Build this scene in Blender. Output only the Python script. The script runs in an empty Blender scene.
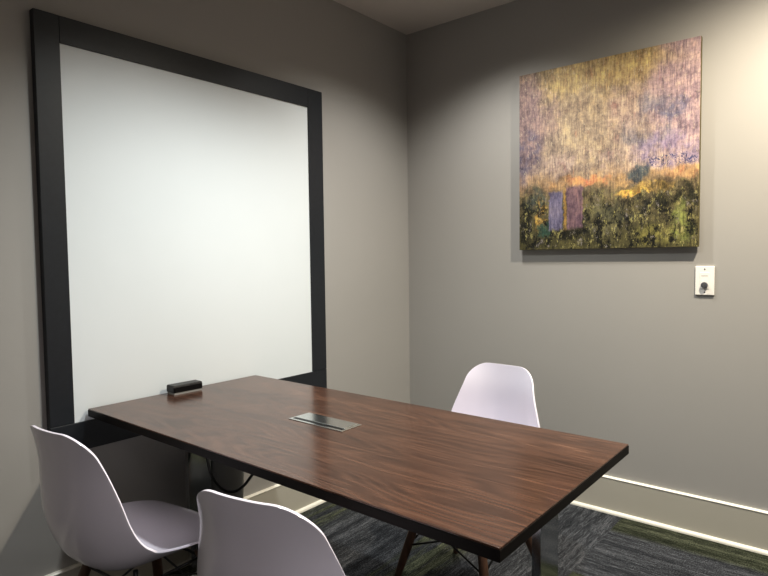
import bpy, bmesh, math, random
from mathutils import Matrix, Vector
C = bpy.context.scene.collection
PI = math.pi
H = 2.62
random.seed(4)

# ------------------------------------------------------------------ node helpers
class NT:
    def __init__(s, name, rough=.6, spec=.5, metal=0., color=(.5, .5, .5), coat=0.):
        s.m = bpy.data.materials.new(name); s.m.use_nodes = True
        s.t = s.m.node_tree; s.n = s.t.nodes
        s.b = s.n['Principled BSDF']
        s.b.inputs['Roughness'].default_value = rough
        s.b.inputs['Specular IOR Level'].default_value = spec
        s.b.inputs['Metallic'].default_value = metal
        s.b.inputs['Base Color'].default_value = (*color, 1)
        s.b.inputs['Coat Weight'].default_value = coat
    def link(s, a, b): s.t.links.new(a, b)
    def put(s, sock, v):
        if hasattr(v, 'is_output'): s.link(v, sock)
        elif isinstance(v, (tuple, list)) and len(v) == 3 and sock.type == 'RGBA': sock.default_value = (*v, 1)
        else: sock.default_value = v
    def coord(s, which='Object'):
        return s.n.new('ShaderNodeTexCoord').outputs[which]
    def mapping(s, v, loc=(0, 0, 0), rot=(0, 0, 0), scale=(1, 1, 1)):
        q = s.n.new('ShaderNodeMapping'); s.link(v, q.inputs[0])
        q.inputs[1].default_value = loc; q.inputs[2].default_value = rot; q.inputs[3].default_value = scale
        return q.outputs[0]
    def noise(s, v, scale=5, detail=4, rough=.55, dist=0, color=False):
        q = s.n.new('ShaderNodeTexNoise'); s.link(v, q.inputs['Vector'])
        q.inputs['Scale'].default_value = scale; q.inputs['Detail'].default_value = detail
        q.inputs['Roughness'].default_value = rough; q.inputs['Distortion'].default_value = dist
        return q.outputs['Color' if color else 'Fac']
    def math(s, op, a, b=None, c=None, clamp=False):
        q = s.n.new('ShaderNodeMath'); q.operation = op; q.use_clamp = clamp
        s.put(q.inputs[0], a)
        if b is not None: s.put(q.inputs[1], b)
        if c is not None: s.put(q.inputs[2], c)
        return q.outputs[0]
    def sep(s, v):
        q = s.n.new('ShaderNodeSeparateXYZ'); s.link(v, q.inputs[0]); return q.outputs
    def comb(s, x, y, z):
        q = s.n.new('ShaderNodeCombineXYZ')
        for i, a in enumerate((x, y, z)): s.put(q.inputs[i], a)
        return q.outputs[0]
    def ramp(s, f, stops, interp='LINEAR'):
        q = s.n.new('ShaderNodeValToRGB'); s.put(q.inputs[0], f); cr = q.color_ramp
        cr.interpolation = interp
        while len(cr.elements) > 1: cr.elements.remove(cr.elements[-1])
        cr.elements[0].position = stops[0][0]; cr.elements[0].color = (*stops[0][1], 1)
        for p, c in stops[1:]:
            e = cr.elements.new(p); e.color = (*c, 1)
        return q.outputs[0]
    def mix(s, f, a, b, mode='MIX'):
        q = s.n.new('ShaderNodeMix'); q.data_type = 'RGBA'; q.blend_type = mode
        s.put(q.inputs[0], f); s.put(q.inputs[6], a); s.put(q.inputs[7], b)
        return q.outputs[2]
    def mrange(s, v, a, b, c=0., d=1., smooth=True):
        q = s.n.new('ShaderNodeMapRange'); s.put(q.inputs[0], v)
        if smooth: q.interpolation_type = 'SMOOTHSTEP'
        for i, x in enumerate((a, b, c, d)): q.inputs[i + 1].default_value = x
        return q.outputs[0]
    def base(s, c): s.put(s.b.inputs['Base Color'], c)
    def bump(s, h, strength=.2, dist=.002):
        q = s.n.new('ShaderNodeBump'); q.inputs['Strength'].default_value = strength
        q.inputs['Distance'].default_value = dist
        s.put(q.inputs['Height'], h); s.link(q.outputs[0], s.b.inputs['Normal'])

def simple(name, color, rough=.5, metal=0., spec=.5, vary=.06, scale=30, coat=0.):
    k = NT(name, rough, spec, metal, color, coat)
    nz = k.noise(k.coord(), scale, 3)
    k.base(k.mix(nz, tuple(c * (1 - vary) for c in color), tuple(min(1, c * (1 + vary)) for c in color)))
    return k.m

# ------------------------------------------------------------------ materials
def wall_mat(name, col):
    k = NT(name, .55, .35)
    v = k.coord()
    big = k.noise(v, 1.3, 3)
    k.base(k.mix(big, tuple(c * .95 for c in col), tuple(c * 1.05 for c in col)))
    k.bump(k.noise(v, 220, 2), .12, .001)
    return k.m
M = {}
M['wall'] = wall_mat('wall_paint', (.388, .376, .358))
M['ceiling'] = wall_mat('ceiling_paint', (.66, .61, .56))
M['base'] = wall_mat('baseboard_paint', (.50, .475, .41))
M['trim'] = simple('trim_cream_catchlight', (.86, .83, .74), .35)  # cream shoe moulding; on the caps the white paints light from above
M['frame'] = simple('frame_charcoal', (.018, .021, .026), .38, vary=.2, scale=60)
M['black'] = simple('black_plastic', (.004, .004, .0045), .3, spec=.3)
M['felt'] = simple('grey_felt', (.30, .30, .29), .9)
M['edge'] = simple('table_edge_dark', (.007, .005, .004), .5, vary=.2, spec=.12)
M['shell'] = simple('white_plastic', (.84, .80, .89), .2, vary=.015, scale=4)
M['chrome'] = simple('chrome', (.62, .63, .62), .10, 1., vary=.02)
M['steel'] = simple('brushed_steel', (.68, .70, .69), .16, 1., vary=.05)
M['wire'] = simple('black_wire', (.01, .01, .01), .35)
M['bin'] = simple('bin_grey', (.17, .17, .16), .4)
M['plate'] = simple('plate_white', (.86, .84, .80), .3, vary=.01)
M['knob'] = simple('knob_grey', (.09, .09, .10), .35)
M['screw'] = simple('screw_metal', (.55, .55, .53), .3, 1.)
M['canvas_edge'] = simple('canvas_edge_olive', (.12, .10, .035), .7, vary=.4, scale=25)
M['bar'] = simple('stretcher_wood', (.05, .04, .03), .7)

# white board face
k = NT('board_white', .4, .4); v = k.coord()
k.base(k.mix(k.noise(v, 1.6, 3), (.70, .745, .765), (.75, .79, .81)))
k.put(k.b.inputs['Roughness'], k.mrange(k.noise(v, 3, 3), .3, .7, .36, .46))
M['board'] = k.m

# walnut laminate (grain along x)
k = NT('walnut_laminate', .2, .6); v = k.coord()
warp = k.noise(k.mapping(v, scale=(1.1, 3.2, 1)), 1.6, 3, .5)
sx, sy, sz = k.sep(v)
yy = k.math('ADD', sy, k.math('MULTIPLY', k.math('SUBTRACT', warp, .5), .06))
ring = k.noise(k.comb(k.math('MULTIPLY', sx, .42), k.math('MULTIPLY', yy, 2.6), 0.), 2.6, 2, .35)
fine = k.noise(k.mapping(v, scale=(2.2, 135, 1)), 1.0, 5, .78)
f1 = k.math('SINE', k.math('MULTIPLY', ring, 120.))
f1 = k.math('MULTIPLY_ADD', f1, .5, .5)
tone = k.math('ADD', k.math('MULTIPLY', f1, .15), k.math('MULTIPLY', fine, .82))
large = k.noise(k.mapping(v, scale=(.8, 5, 1)), 1.3, 2)
tone = k.math('ADD', tone, k.math('MULTIPLY', k.math('SUBTRACT', large, .5), .5))
k.base(k.ramp(tone, [(.26, (.030, .0145, .0095)), (.42, (.062, .030, .0195)), (.60, (.100, .049, .031)), (.80, (.165, .086, .054))]))
k.put(k.b.inputs['Roughness'], k.mrange(fine, .3, .7, .17, .23))
M['walnut'] = k.m

# dark walnut dowel
k = NT('dowel_walnut', .4, .5); v = k.coord()
k.base(k.ramp(k.noise(k.mapping(v, scale=(60, 60, 4)), 1, 3), [(.3, (.055, .028, .018)), (.7, (.13, .065, .038))]))
M['dowel'] = k.m

# carpet tiles
k = NT('carpet_tiles', .95, .1); v = k.coord()
sx, sy, sz = k.sep(v); T = .65
cx = k.math('FLOOR', k.math('DIVIDE', k.math('SUBTRACT', sx, 1.3), T))
cy = k.math('FLOOR', k.math('DIVIDE', sy, T))
par = k.math('FLOORED_MODULO', cx, 4.)
isx = k.math('LESS_THAN', par, 1.5)              # two columns of tiles run one way, two the other
along = k.math('ADD', k.math('MULTIPLY', sx, isx), k.math('MULTIPLY', sy, k.math('SUBTRACT', 1., isx)))
across = k.math('ADD', k.math('MULTIPLY', sy, isx), k.math('MULTIPLY', sx, k.math('SUBTRACT', 1., isx)))
seed = k.math('ADD', k.math('MULTIPLY', cx, 3.7), k.math('MULTIPLY', cy, 9.1))
sv = k.comb(k.math('MULTIPLY', along, 16.), k.math('MULTIPLY', across, 120.), seed)
streak = k.noise(sv, 1., 4, .75)
broad = k.noise(k.comb(k.math('MULTIPLY', along, 1.6), k.math('MULTIPLY', across, 26.), seed), 1., 3, .6)
grain = k.noise(v, 190, 3, .9)
val = k.math('ADD', k.math('ADD', k.math('MULTIPLY', streak, .34), k.math('MULTIPLY', broad, .24)), k.math('MULTIPLY', grain, .62))
grey = k.ramp(val, [(.47, (.005, .006, .007)), (.60, (.038, .041, .047)), (.70, (.17, .176, .19))])
green = k.ramp(val, [(.47, (.005, .006, .003)), (.60, (.030, .036, .015)), (.70, (.14, .15, .075))])
acr = k.math('FLOORED_MODULO', k.math('DIVIDE', across, T), 1.)
gx = k.math('SUBTRACT', 1., k.mrange(acr, .30, .42))
gy = k.mrange(acr, .66, .74)
gm = k.math('ADD', k.math('MULTIPLY', gy, isx), k.math('MULTIPLY', k.math('MULTIPLY', gx, k.math('SUBTRACT', 1., isx)), k.mrange(broad, .40, .58)))
k.base(k.mix(k.math('MULTIPLY', gm, .72), grey, green))
k.bump(k.math('ADD', grain, streak), .7, .004)
M['carpet'] = k.m

# painting: object coords, x 0..W along the canvas, z 0..Hh up
PW, PH = .853, .908
k = NT('abstract_canvas', .55, .3); v = k.coord()
nuv = k.mapping(v, scale=(1 / PW, 1, 1 / PH))
w1 = k.noise(nuv, 7, 4, .6, color=True)
w2 = k.noise(k.mapping(nuv, loc=(3, 1, 2)), 32, 3, .6, color=True)
def off(n_, amt):
    q = k.n.new('ShaderNodeVectorMath'); q.operation = 'SUBTRACT'; k.link(n_, q.inputs[0]); q.inputs[1].default_value = (.5, .5, .5)
    r = k.n.new('ShaderNodeVectorMath'); r.operation = 'SCALE'; k.link(q.outputs[0], r.inputs[0]); r.inputs['Scale'].default_value = amt
    return r.outputs[0]
def vadd(a, b):
    q = k.n.new('ShaderNodeVectorMath'); q.operation = 'ADD'; k.link(a, q.inputs[0]); k.link(b, q.inputs[1]); return q.outputs[0]
soft = vadd(vadd(nuv, off(w1, .16)), off(w2, .05))
tight = vadd(vadd(nuv, off(w1, .02)), off(w2, .035))
U, _, V = k.sep(soft); U2, _, V2 = k.sep(tight)
col = k.ramp(V, [(0., (.105, .095, .035)), (.10, (.10, .09, .038)), (.22, (.15, .125, .06)), (.30, (.22, .17, .09)), (.36, (.42, .27, .14)),
                 (.46, (.38, .29, .24)), (.60, (.40, .31, .24)), (.78, (.42, .31, .21)), (.92, (.40, .29, .15)), (1., (.26, .19, .09))])
def patch(u, vv, ru, rv, color, amt=1., tightp=False, edge=.35, breakup=None):
    global col
    a, b = (U2, V2) if tightp else (U, V)
    du = k.math('ABSOLUTE', k.math('DIVIDE', k.math('SUBTRACT', a, u), ru))
    dv = k.math('ABSOLUTE', k.math('DIVIDE', k.math('SUBTRACT', b, vv), rv))
    if tightp: d = k.math('MAXIMUM', du, dv)
    else: d = k.math('SQRT', k.math('ADD', k.math('MULTIPLY', du, du), k.math('MULTIPLY', dv, dv)))
    f = k.math('SUBTRACT', 1., k.mrange(d, 1 - edge, 1 + edge))
    f = k.math('MULTIPLY', f, amt)
    if breakup is not None:
        bn = k.noise(k.mapping(nuv, loc=(u * 9, 0, vv * 5)), breakup, 4, .7)
        f = k.math('MULTIPLY', f, k.mrange(bn, .40, .58))
    col = k.mix(f, col, color)
patch(.02, .72, .14, .30, (.30, .20, .24), .7)
patch(.04, .55, .10, .13, (.14, .14, .24), .7, breakup=9)
patch(.20, .80, .14, .16, (.38, .26, .26), .6, breakup=5)
patch(.94, .76, .20, .34, (.46, .32, .40), .75)
patch(.76, .62, .14, .16, (.26, .25, .32), .75, breakup=7)
patch(.88, .68, .07, .05, (.16, .17, .30), .7, breakup=12)
patch(.50, .93, .34, .09, (.58, .42, .18), .8)
patch(.42, .62, .16, .24, (.60, .46, .30), .65, breakup=5)
patch(.62, .70, .10, .16, (.56, .40, .34), .7, breakup=6)
patch(.55, .46, .40, .07, (.58, .43, .38), .7, breakup=6)
patch(.85, .47, .16, .09, (.38, .30, .48), .8, breakup=6)
patch(.94, .365, .12, .030, (.62, .36, .14), .75, breakup=8)
patch(.46, .375, .12, .022, (.78, .35, .12), .9, breakup=10)
patch(.60, .345, .12, .022, (.60, .36, .14), .7, breakup=12)
patch(.28, .375, .10, .022, (.60, .33, .12), .7, breakup=12)
patch(.45, .26, .14, .09, (.28, .25, .14), .7, breakup=7)
patch(.70, .38, .055, .055, (.08, .12, .15), .9, breakup=12)
patch(.10, .29, .08, .08, (.08, .11, .10), .8, breakup=12)
patch(.68, .285, .07, .014, (.85, .52, .06), .95)
patch(.78, .30, .12, .02, (.62, .40, .08), .8, breakup=14)
patch(.62, .20, .16, .055, (.035, .045, .04), .85, breakup=7)
patch(.90, .26, .14, .07, (.03, .032, .018), .9, breakup=9)
patch(.14, .20, .03, .08, (.62, .36, .04), .95, breakup=18)
patch(.04, .16, .05, .14, (.012, .014, .012), .95, breakup=14)
patch(.42, .10, .08, .10, (.03, .03, .02), .8, breakup=12)
patch(.52, .16, .10, .10, (.17, .16, .08), .7, breakup=12)
patch(.17, .11, .04, .05, (.03, .09, .07), .9, breakup=18)
patch(.80, .06, .12, .06, (.24, .22, .05), .9, breakup=18)
patch(.92, .12, .04, .10, (.28, .32, .07), .8, breakup=18)
patch(.28, .30, .05, .04, (.03, .035, .025), .8, breakup=16)
patch(.30, .08, .05, .03, (.012, .012, .008), .9, True, .5)
patch(.235, .215, .043, .105, (.21, .19, .34), .9, True, .10)
patch(.350, .230, .047, .115, (.21, .12, .17), .9, True, .12)
patch(.292, .22, .008, .10, (.46, .26, .04), .8, True, .3)
mask_low = k.math('MAXIMUM', k.math('SUBTRACT', 1., k.mrange(k.math('ABSOLUTE', k.math('SUBTRACT', U2, .292)), .10, .115)), 0.)
mask_low = k.math('SUBTRACT', 1., k.math('MULTIPLY', mask_low, k.mrange(V2, .10, .12)))
# scribbled blue marks (no readable characters)
scr = k.noise(k.mapping(nuv, scale=(26, 1, 16)), 1., 2, .8, 1.5)
ring_ = k.math('ABSOLUTE', k.math('SUBTRACT', scr, .5))
line = k.math('SUBTRACT', 1., k.mrange(ring_, .012, .04))
du = k.math('SUBTRACT', 1., k.mrange(k.math('ABSOLUTE', k.math('DIVIDE', k.math('SUBTRACT', U2, .87), .13)), .8, 1.2))
dv = k.math('SUBTRACT', 1., k.mrange(k.math('ABSOLUTE', k.math('DIVIDE', k.math('SUBTRACT', V2, .435), .03)), .7, 1.2))
col = k.mix(k.math('MULTIPLY', k.math('MULTIPLY', du, dv), line), col, (.06, .07, .20))
# texture: vertical drag streaks, horizontal weave, dark flecks lower down
vs = k.noise(k.mapping(nuv, scale=(95, 1, 9)), 1., 5, .8)
hs = k.noise(k.mapping(nuv, scale=(14, 1, 80)), 1., 4, .8)
bl = k.noise(k.mapping(nuv, loc=(4, 4, 4), scale=(15, 1, 11)), 1., 6, .78)
col = k.mix(.7, col, k.ramp(vs, [(.34, (.16, .15, .19)), (.5, (.5, .5, .5)), (.66, (.86, .82, .70))]), 'OVERLAY')
col = k.mix(.5, col, k.ramp(hs, [(.3, (.34, .34, .34)), (.7, (.68, .67, .65))]), 'OVERLAY')
col = k.mix(.9, col, k.ramp(bl, [(.36, (.24, .23, .26)), (.5, (.5, .5, .5)), (.64, (.80, .76, .62))]), 'OVERLAY')
low = k.math('MULTIPLY', k.math('SUBTRACT', 1., k.mrange(V, .18, .42)), k.math('MULTIPLY_ADD', mask_low, .85, .15))
fl = k.noise(k.mapping(nuv, scale=(17, 1, 12)), 1., 6, .8)
col = k.mix(k.math('MULTIPLY', low, k.mrange(fl, .48, .58)), col, (.010, .010, .008))
fl2 = k.noise(k.mapping(nuv, loc=(5, 2, 7), scale=(30, 1, 16)), 1., 6, .85)
col = k.mix(k.math('MULTIPLY', k.math('MULTIPLY', low, k.mrange(fl2, .54, .62)), .85), col, (.50, .44, .14))
fl5 = k.noise(k.mapping(nuv, loc=(9, 2, 1), scale=(24, 1, 16)), 1., 6, .85)
col = k.mix(k.math('MULTIPLY', k.math('MULTIPLY', low, k.mrange(fl5, .57, .63)), .8), col, (.34, .30, .27))
fl3 = k.noise(k.mapping(nuv, loc=(1, 8, 3), scale=(34, 1, 34)), 1., 5, .85)
hi = k.mrange(V, .28, .46)
col = k.mix(k.math('MULTIPLY', k.math('MULTIPLY', hi, k.mrange(fl3, .57, .65)), .6), col, (.17, .13, .12))
fl4 = k.noise(k.mapping(nuv, loc=(11, 8, 3), scale=(60, 1, 26)), 1., 5, .85)
col = k.mix(k.math('MULTIPLY', k.math('MULTIPLY', hi, k.mrange(fl4, .55, .64)), .6), col, (.80, .66, .46))
hsv = k.n.new('ShaderNodeHueSaturation'); hsv.inputs['Saturation'].default_value = .88; hsv.inputs['Value'].default_value = .84; k.link(col, hsv.inputs['Color']); col = hsv.outputs[0]
k.base(col)
k.bump(vs, .3, .002)
M['art'] = k.m

# ------------------------------------------------------------------ mesh helpers
def box(bm, lo, hi, bev=0., seg=2):
    r = bmesh.ops.create_cube(bm, size=1.)
    vs_ = r['verts']
    for v_ in vs_:
        v_.co = Vector(((lo[i] + hi[i]) / 2 + v_.co[i] * (hi[i] - lo[i])) for i in range(3))
    if bev:
        es = list({e for v_ in vs_ for e in v_.link_edges})
        bmesh.ops.bevel(bm, geom=es, offset=bev, segments=seg, affect='EDGES', profile=.5)
    return vs_
def ring_loft(bm, rings, cap=True, close=True):
    prev = None; first = None
    for rg in rings:
        cur = [bm.verts.new(p) for p in rg]
        if prev:
            n_ = len(cur)
            for i in range(n_ if close else n_ - 1):
                bm.faces.new((prev[i], prev[(i + 1) % n_], cur[(i + 1) % n_], cur[i]))
        else: first = cur
        prev = cur
    if cap:
        bm.faces.new(list(reversed(first))); bm.faces.new(prev)
def tube(bm, pts, rad, n_=10):
    pts = [Vector(p) for p in pts]
    if not isinstance(rad, (list, tuple)): rad = [rad] * len(pts)
    rings = []; up = None
    for i, p in enumerate(pts):
        d = (pts[min(i + 1, len(pts) - 1)] - pts[max(i - 1, 0)]).normalized()
        if up is None: up = d.orthogonal().normalized()
        up = (up - d * up.dot(d)).normalized(); sd = d.cross(up)
        rings.append([p + rad[i] * (math.cos(a) * up + math.sin(a) * sd) for a in [2 * PI * j / n_ for j in range(n_)]])
    ring_loft(bm, rings)
def lathe(bm, prof, c=(0, 0, 0), n_=40, cap=True):
    ring_loft(bm, [[(c[0] + r * math.cos(2 * PI * j / n_), c[1] + r * math.sin(2 * PI * j / n_), c[2] + z) for j in range(n_)] for r, z in prof], cap)
def obj(name, bm, mat, parent=None, smooth=False, angle=None):
    bmesh.ops.recalc_face_normals(bm, faces=bm.faces)
    me = bpy.data.meshes.new(name); bm.to_mesh(me); bm.free()
    for p in me.polygons: p.use_smooth = smooth
    if angle is not None: me.set_sharp_from_angle(angle=angle)
    me.materials.append(mat)
    o = bpy.data.objects.new(name, me); C.objects.link(o)
    if parent: o.parent = parent
    return o
def tag(o, label, cat, group=None):
    o['label'] = label; o['category'] = cat
    if group: o['group'] = group
    return o
def thing(name, label, cat, loc=(0, 0, 0), rotz=0., group=None):
    o = bpy.data.objects.new(name, None); C.objects.link(o); o.empty_display_size = .1
    o.location = loc; o.rotation_euler = (0, 0, rotz)
    return tag(o, label, cat, group)
def struct(name, lo, hi, mat, bev=0., parent=None):
    bm = bmesh.new(); box(bm, lo, hi, bev); o = obj(name, bm, mat, parent)
    if parent is None: o['kind'] = 'structure'
    return o
def boxobj(name, lo, hi, mat, parent, bev=0., seg=2):
    bm = bmesh.new(); box(bm, lo, hi, bev, seg)
    o = obj(name, bm, mat, parent, smooth=bev > 0)
    if bev > 0: o.modifiers.new('flat_faces', 'WEIGHTED_NORMAL').weight = 100
    return o

# ------------------------------------------------------------------ room shell
XR, YB = 4.0, -4.1
struct('floor', (-.12, YB - .12, -.1), (XR + .12, .12, 0), M['carpet'])
struct('ceiling', (-.12, YB - .12, H), (XR + .12, .12, H + .1), M['ceiling'])
struct('wall_left', (-.12, YB, 0), (0, 0, H), M['wall'])
struct('wall_back', (-.12, 0, 0), (XR + .12, .12, H), M['wall'])
struct('wall_right', (XR, YB, 0), (XR + .12, 0, H), M['wall'])
struct('wall_front', (-.12, YB - .12, 0), (XR + .12, YB, H), M['wall'])
BH = .1816
def profile_run(name, prof, a, b, axis, mat, kind='structure'):
    # prof = (distance off the wall, z); extruded along one wall from a to b
    bm = bmesh.new(); rings = []
    for t in (a, b):
        rings.append([(t, -d, z) if axis == 'x' else (d, t, z) for d, z in prof])
    ring_loft(bm, rings)
    o = obj(name, bm, mat); o['kind'] = kind
    return o
flat = [(0, 0), (.014, 0), (.014, BH - .010), (0, BH - .010)]
capp = [(0, BH - .010), (.0155, BH - .0095), (.0165, BH - .006), (.012, BH - .002), (0, BH - .001)]
shoe = [(.014, 0), (.029, 0), (.0285, .006), (.026, .011), (.020, .015), (.014, .016)]
profile_run('baseboard_back', flat, 0, XR, 'x', M['base'])
profile_run('trim_1', capp, 0, XR, 'x', M['trim'])
profile_run('trim_2', shoe, .014, XR, 'x', M['trim'])
profile_run('baseboard_left', flat, YB, -.014, 'y', M['base'])
profile_run('trim_3', capp, YB, -.016, 'y', M['trim'])
profile_run('trim_4', shoe, YB, -.032, 'y', M['trim'])

# ------------------------------------------------------------------ whiteboard (left wall)
wb = thing('whiteboard', 'large white dry-erase board in a wide charcoal frame on the grey wall', 'whiteboard', (0, -1.427, .5956))
Y0, Y1, Z0, Z1 = -2.097 + 1.427, -.7577 + 1.427, 0., 2.1154 - .5956
y0, y1, z0, z1 = -2.0161 + 1.427, -.8549 + 1.427, .6998 - .5956, 2.0232 - .5956
FT = .030
boxobj('writing_panel', (.003, y0 - .006, z0 - .006), (.024, y1 + .006, z1 + .006), M['board'], wb)
for lo, hi in (((.0, Y0, z0), (FT, y0, Z1)), ((.0, y1, z0), (FT, Y1, Z1)), ((.0, y0, z1), (FT, y1, Z1)), ((.0, Y0, Z0), (FT, Y1, z0 - .0012))):
    boxobj('frame_rail', lo, hi, M['frame'], wb, .0015)

# ------------------------------------------------------------------ painting (back wall)
AX0, AX1, AZ0, AZ1 = .763, 1.6158, 1.3039, 2.2117
pa = thing('abstract_painting', 'square abstract canvas in ochre, mauve and dark olive hanging on the grey wall', 'painting', (AX0, -.001, AZ0))
boxobj('stretcher_bar', (.02, -.014, .02), (PW - .02, 0, PH - .02), M['bar'], pa)
boxobj('canvas_edge', (0, -.0345, 0), (PW, -.012, PH), M['canvas_edge'], pa, .002)
bm = bmesh.new()
vv_ = [bm.verts.new(p) for p in ((.001, -.0352, .001), (PW - .001, -.0352, .001), (PW - .001, -.0352, PH - .001), (.001, -.0352, PH - .001))]
f_ = bm.faces.new(vv_)
ex = bmesh.ops.extrude_face_region(bm, geom=[f_])
for g_ in ex['geom']:
    if isinstance(g_, bmesh.types.BMVert): g_.co.y += .0012
obj('painted_canvas', bm, M['art'], pa)

# ------------------------------------------------------------------ dimmer switch
sw = thing('dimmer_switch', 'white wall plate with a small dark dimmer knob, below right of the painting', 'switch', (1.638, 0, 1.154))
boxobj('wall_plate', (-.038, -.009, -.064), (.038, 0, .064), M['plate'], sw, .003)
boxobj('insert', (-.019, -.0105, -.036), (.019, -.0088, .036), M['plate'], sw, .0006)
bm = bmesh.new(); lathe(bm, [(.0135, 0), (.0135, .010), (.0125, .013), (.006, .0145)], n_=28)
bmesh.ops.rotate(bm, verts=bm.verts, cent=(0, 0, 0), matrix=Matrix.Rotation(PI / 2, 3, 'X'))
bmesh.ops.translate(bm, verts=bm.verts, vec=(.0, -.0100, -.019))
kn = obj('knob', bm, M['knob'], sw, True, .6)
bm = bmesh.new(); box(bm, (-.002, -.0255, -.032), (.002, -.0235, -.008), .0005); obj('pointer', bm, M['screw'], kn)
boxobj('marking', (-.013, -.0108, .020), (.013, -.0104, .0225), M['felt'], sw)
for z in (-.051, .051):
    bm = bmesh.new(); lathe(bm, [(.0032, 0), (.0032, .0012), (.002, .0018)], n_=14)
    bmesh.ops.rotate(bm, verts=bm.verts, cent=(0, 0, 0), matrix=Matrix.Rotation(PI / 2, 3, 'X'))
    bmesh.ops.translate(bm, verts=bm.verts, vec=(0, -.0088, z)); obj('screw', bm, M['knob'], sw)

# ------------------------------------------------------------------ table
TX0, TX1, TY0, TY1, TT, TH = .035, 1.685, -1.972, -1.222, .743, .0275
ta = thing('conference_table', 'rectangular walnut conference table with dark edges and flat chrome legs', 'table', ((TX0 + TX1) / 2, (TY0 + TY1) / 2, 0))
hx, hy = (TX1 - TX0) / 2, (TY1 - TY0) / 2
boxobj('tabletop', (-hx + .0012, -hy + .0012, TT - .004), (hx - .0012, hy - .0012, TT), M['walnut'], ta, .0006)
boxobj('edge_band', (-hx, -hy, TT - TH), (hx, hy, TT - .0040), M['edge'], ta, .001)
for sgn, xa in ((-1, .125), (1, 1.593)):
    xa -= (TX0 + TX1) / 2
    lg = boxobj('leg', (xa, -1.645 + 1.597, .012), (xa + .022, -1.545 + 1.597, TT - TH - .006), M['chrome'], ta)
    boxobj('foot_plate', (xa - .030, -.068, 0), (xa + .052, .068, .012), M['chrome'], ta, .003)
    boxobj('mounting_plate', (xa - .030, -.14, TT - TH - .006), (xa + .052, .14, TT - TH), M['black'], ta, .001)

# power box sitting flush in the tabletop
pb = thing('table_power_box', 'silver flip-lid cable box set into the walnut tabletop', 'power box', (.841, -1.5795, TT))
boxobj('bezel', (-.121, -.046, 0), (.121, .046, .0022), M['steel'], pb, .0008)
boxobj('lid', (-.112, -.024, .0022), (.112, .042, .0042), M['steel'], pb, .0007)
boxobj('cable_slot', (-.112, -.034, .0020), (.112, -.025, .0030), M['black'], pb)

# eraser
er = thing('whiteboard_eraser', 'black whiteboard eraser lying on the table edge against the board', 'eraser', (.076, -1.608, TT), -.03)
bm = bmesh.new(); box(bm, (-.026, -.060, 0), (.026, .060, .009)); obj('felt_pad', bm, M['felt'], er)
bm = bmesh.new()
prof = [(-.028, .008), (.028, .008), (.028, .030), (.024, .036), (-.024, .036), (-.028, .030)]
ring_loft(bm, [[(x, y, z) for x, z in prof] for y in (-.063, .063)])
bmesh.ops.bevel(bm, geom=list(bm.edges), offset=.0015, segments=2, affect='EDGES')
obj('body', bm, M['black'], er)

# cable hanging below the tabletop
def catmull(P, n_=12):
    out = []; P = [Vector(p) for p in P]
    Q = [2 * P[0] - P[1]] + P + [2 * P[-1] - P[-2]]
    for i in range(1, len(Q) - 2):
        for j in range(n_):
            t = j / n_
            out.append(.5 * ((2 * Q[i]) + (-Q[i - 1] + Q[i + 1]) * t + (2 * Q[i - 1] - 5 * Q[i] + 4 * Q[i + 1] - Q[i + 2]) * t * t + (-Q[i - 1] + 3 * Q[i] - 3 * Q[i + 1] + Q[i + 2]) * t ** 3))
    out.append(P[-1]); return out
bm = bmesh.new()
tube(bm, catmull([(.190, -1.6, TT - TH - .002), (.196, -1.6, .60), (.206, -1.6, .50), (.236, -1.6, .432), (.295, -1.6, .397), (.363, -1.6, .400), (.431, -1.6, .438), (.486, -1.6, .492), (.56, -1.6, .57), (.66, -1.595, .65), (.76, -1.59, TT - TH - .002)]), .0055, 8)
tag(obj('power_cable', bm, M['wire'], None, True), 'black cable hanging in a loop under the table', 'cable')

# waste bin behind the left table leg
wb_ = thing('waste_bin', 'dark grey tapered waste bin on the floor under the wall end of the table', 'bin', (.112, -1.455, 0))
bm = bmesh.new()
lathe(bm, [(.058, 0), (.062, .004), (.086, .500), (.083, .500), (.058, .010)], n_=48)
obj('bin_body', bm, M['bin'], wb_, True, .7)
bm = bmesh.new()
R_ = [(.0845, .498), (.0885, .498), (.0895, .504), (.0885, .510), (.0835, .510), (.0825, .504)]
n_ = 48
vsr = [[bm.verts.new((r * math.cos(2 * PI * j / n_), r * math.sin(2 * PI * j / n_), z)) for r, z in R_] for j in range(n_)]
for j in range(n_):
    for i in range(6):
        bm.faces.new((vsr[j][i], vsr[(j + 1) % n_][i], vsr[(j + 1) % n_][(i + 1) % 6], vsr[j][(i + 1) % 6]))
obj('rim', bm, M['black'], wb_, True)

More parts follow.
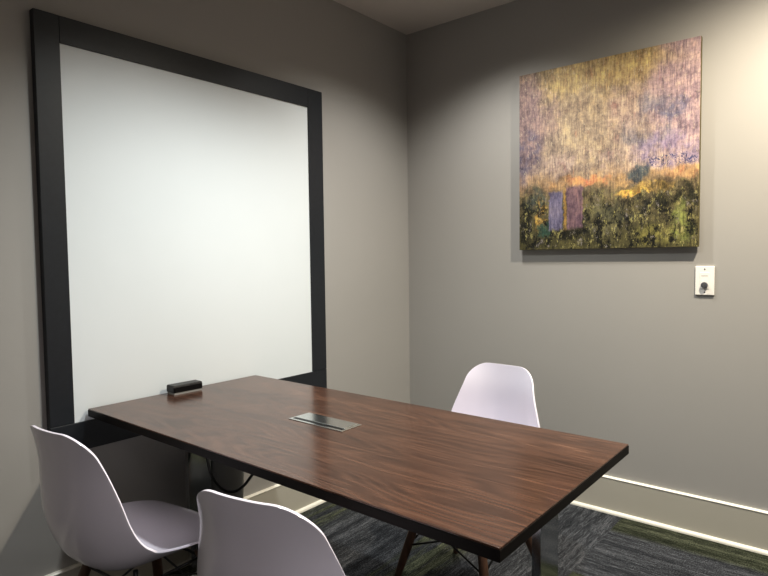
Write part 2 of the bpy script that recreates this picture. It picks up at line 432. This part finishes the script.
# ------------------------------------------------------------------ shell chair
def interp(tab, t):
    xs = [a for a, _ in tab]; ys = [b for _, b in tab]; n = len(xs)
    sl = [(ys[min(i + 1, n - 1)] - ys[max(i - 1, 0)]) / (xs[min(i + 1, n - 1)] - xs[max(i - 1, 0)]) for i in range(n)]
    for i in range(n - 1):
        if t <= xs[i + 1] or i == n - 2:
            h = xs[i + 1] - xs[i]; q = min(1, max(0, (t - xs[i]) / h))
            return ((1 + 2 * q) * (1 - q) ** 2 * ys[i] + q * (1 - q) ** 2 * h * sl[i] + q * q * (3 - 2 * q) * ys[i + 1] + q * q * (q - 1) * h * sl[i + 1])
def shell_mesh():
    prof = catmull([(0, .232, .414), (0, .222, .429), (0, .192, .437), (0, .12, .4375), (0, .029, .4254), (0, -.060, .4195), (0, -.1400, .4245), (0, -.1945, .4618),
                    (0, -.2205, .517), (0, -.2375, .583), (0, -.2450, .66), (0, -.2495, .740), (0, -.2624, .8348)], 10)
    L = [0.]
    for a, b in zip(prof, prof[1:]): L.append(L[-1] + (b - a).length)
    tot = L[-1]
    def at(s_):
        s_ = min(max(s_, 0), tot); i = 0
        while i < len(L) - 2 and L[i + 1] < s_: i += 1
        return prof[i].lerp(prof[i + 1], (s_ - L[i]) / (L[i + 1] - L[i]))
    NV, NU = 150, 56
    W = list(zip((0, .12, .30, .48, .60, .75, .90, 1.), (.194, .2118, .2253, .2301, .223, .1983, .1567, .1379)))
    K = list(zip((0, .10, .25, .42, .52, .64, .80, 1.), (-.0130, .0113, .0499, .085, .0956, .0783, .0653, .0231)))
    bm = bmesh.new(); grid = []
    for j in range(NV + 1):
        # denser rows near both ends so that the corners come out round
        t = j / NV; t = t - math.sin(2 * PI * t) / (2 * PI) * .82
        s_ = t * tot; p = at(s_); ee = .055 * tot
        d = (at(s_ + ee) - at(s_ - ee)).normalized()
        nrm = Vector((0, d.z, -d.y))                  # towards the sitter
        W_ = interp(W, t); w = W_; rc = .071 if t > .5 else .06
        e = min(s_, tot - s_)
        if e < rc: w = w - rc + math.sqrt(max(0, rc * rc - (rc - e) ** 2))
        kk = interp(K, t); row = []
        for u_ in range(NU + 1):
            u = -1 + 2 * u_ / NU; u = math.sin(u * PI / 2) * .35 + u * .65
            row.append(bm.verts.new(Vector((u * w, p.y, p.z)) + nrm * (kk * abs(u * w / W_) ** 2.4)))
        grid.append(row)
    for it in range(14):                              # ease the rim through the tight bend between seat and back
        new = {}
        for j in range(int(NV * .28), int(NV * .72)):
            for u_ in range(NU + 1):
                wt = .5 * abs(-1 + 2 * u_ / NU) ** 1.5
                new[j, u_] = grid[j][u_].co.lerp((grid[j - 1][u_].co + grid[j + 1][u_].co) / 2, wt)
        for (j, u_), c in new.items(): grid[j][u_].co = c
    for j in range(NV):
        for i in range(NU):
            bm.faces.new((grid[j][i], grid[j][i + 1], grid[j + 1][i + 1], grid[j + 1][i]))
    return bm
def make_chair(label, group):
    t = thing('shell_chair', label, 'chair', group=group)
    s = obj('seat_shell', shell_mesh(), M['shell'], t, True)
    so = s.modifiers.new('thick', 'SOLIDIFY'); so.thickness = .0065; so.offset = 0
    bv = s.modifiers.new('round', 'BEVEL'); bv.width = .0012; bv.segments = 2; bv.limit_method = 'ANGLE'; bv.angle_limit = 1.0
    tops = {}
    for sx_ in (-1, 1):
        for sy_ in (-1, 1):
            a = Vector((sx_ * .115, sy_ * .105 + .01, .392)); b = Vector((sx_ * .215, sy_ * .215 - .005, .0))
            bm = bmesh.new()
            P = [a.lerp(b, q) for q in (0, .25, .5, .8, .985, 1)]
            tube(bm, P, [.0145, .016, .0165, .013, .0105, .0095], 16)
            l = obj('leg', bm, M['dowel'], t, True, .9)
            tops[(sx_, sy_)] = (a, b)
            p = a.lerp(b, .18); q = p + Vector((sx_ * .6, sy_ * .8, 0)).normalized() * .019
            for pp in (p,):
                bm = bmesh.new(); dd = Vector((0, sy_, 0))
                tube(bm, [pp - dd * .019, pp + dd * .019, pp + dd * .0205], [.0052, .0052, .003], 10)
                obj('bolt', bm, M['screw'], l, True, .6)
    bm = bmesh.new()
    ks = [(-1, -1), (1, -1), (1, 1), (-1, 1)]
    for i in range(4):
        a0, b0 = tops[ks[i]]; a1, b1 = tops[ks[(i + 1) % 4]]
        tube(bm, [a0.lerp(b0, .06), a1.lerp(b1, .06)], .0045, 8)
        tube(bm, [a0.lerp(b0, .20), a1.lerp(b1, .50)], .0035, 8)
        tube(bm, [a0.lerp(b0, .50), a1.lerp(b1, .20)], .0035, 8)
    for kk in ks:
        a, b = tops[kk]
        tube(bm, [a.lerp(b, .30), a, a + Vector((0, 0, .028))], .007, 8)
    obj('wire_brace', bm, M['wire'], t, True)
    return t
def dup(root, label):
    r = root.copy(); C.objects.link(r); r['label'] = label
    for ch in list(root.children):
        c = ch.copy(); C.objects.link(c); c.parent = r
        for g in ch.children:
            d = g.copy(); C.objects.link(d); d.parent = c
    return r
CH = [((.5258, -2.0422), 5.04), ((1.2561, -2.0044), 11.94), ((1.0555, -1.04), 177.87)]
c1 = make_chair('white plastic shell chair with wooden legs nearest the whiteboard wall', 'white shell chairs at the table')
c2 = dup(c1, 'white shell chair seen from behind, at the middle of the near long table edge')
c3 = dup(c1, 'white shell chair on the far side of the table facing the camera')
for c, (p, a) in zip((c1, c2, c3), CH):
    c.location = (*p, 0); c.rotation_euler = (0, 0, math.radians(a))

# ------------------------------------------------------------------ lights
def spot(x, y, w, col=(1, .95, .86), ang=116, blend=.75, r=.04):
    l = bpy.data.lights.new('downlight_or_fill', 'SPOT'); l.energy = w; l.color = col
    l.spot_size = math.radians(ang); l.spot_blend = blend; l.shadow_soft_size = r
    o = bpy.data.objects.new('downlight_or_fill_lamp', l); C.objects.link(o); o.location = (x, y, H - .03)
LY = -.62
spot(.76, LY, 62, (1, .98, .93), 132, .85)
spot(2.12, -.74, 195, (1, .90, .73), 164, .9, .03)
spot(1.02, -1.62, 104, (.96, 1, .99), 128, .8)
spot(3.16, LY + .12, 70, (1, .97, .92), 130, .8, .12)
spot(3.16, -1.85, 70, (.97, .97, 1), 130, .8, .2)
spot(2.9, -3.5, 115, (1, .94, .98), 140, .9, .2)  # added fill from behind the camera for the chair backs, no known fitting

w = bpy.data.worlds.new('world'); bpy.context.scene.world = w; w.use_nodes = True
w.node_tree.nodes['Background'].inputs[0].default_value = (.5, .52, .56, 1)
w.node_tree.nodes['Background'].inputs[1].default_value = .2

# ------------------------------------------------------------------ camera
yaw, pitch, roll, fpx = .687785202, -.051568146, -.012249134, 586.4708
fw = Vector((-math.sin(yaw) * math.cos(pitch), math.cos(yaw) * math.cos(pitch), math.sin(pitch)))
r0 = Vector((math.cos(yaw), math.sin(yaw), 0)); u0 = r0.cross(fw)
rr = math.cos(roll) * r0 + math.sin(roll) * u0; uu = -math.sin(roll) * r0 + math.cos(roll) * u0
cam = bpy.data.cameras.new('camera'); co = bpy.data.objects.new('camera', cam); C.objects.link(co)
mat = Matrix((rr, uu, -fw)).transposed().to_4x4(); mat.translation = Vector((2.18555, -2.90312, 1.2724))
co.matrix_world = mat
cam.sensor_width = 36; cam.lens = fpx / 768 * 36; cam.clip_start = .02
bpy.context.scene.camera = co
sc = bpy.context.scene
sc.view_settings.view_transform = 'Standard'
sc.view_settings.exposure = .12
sc.view_settings.gamma = .88
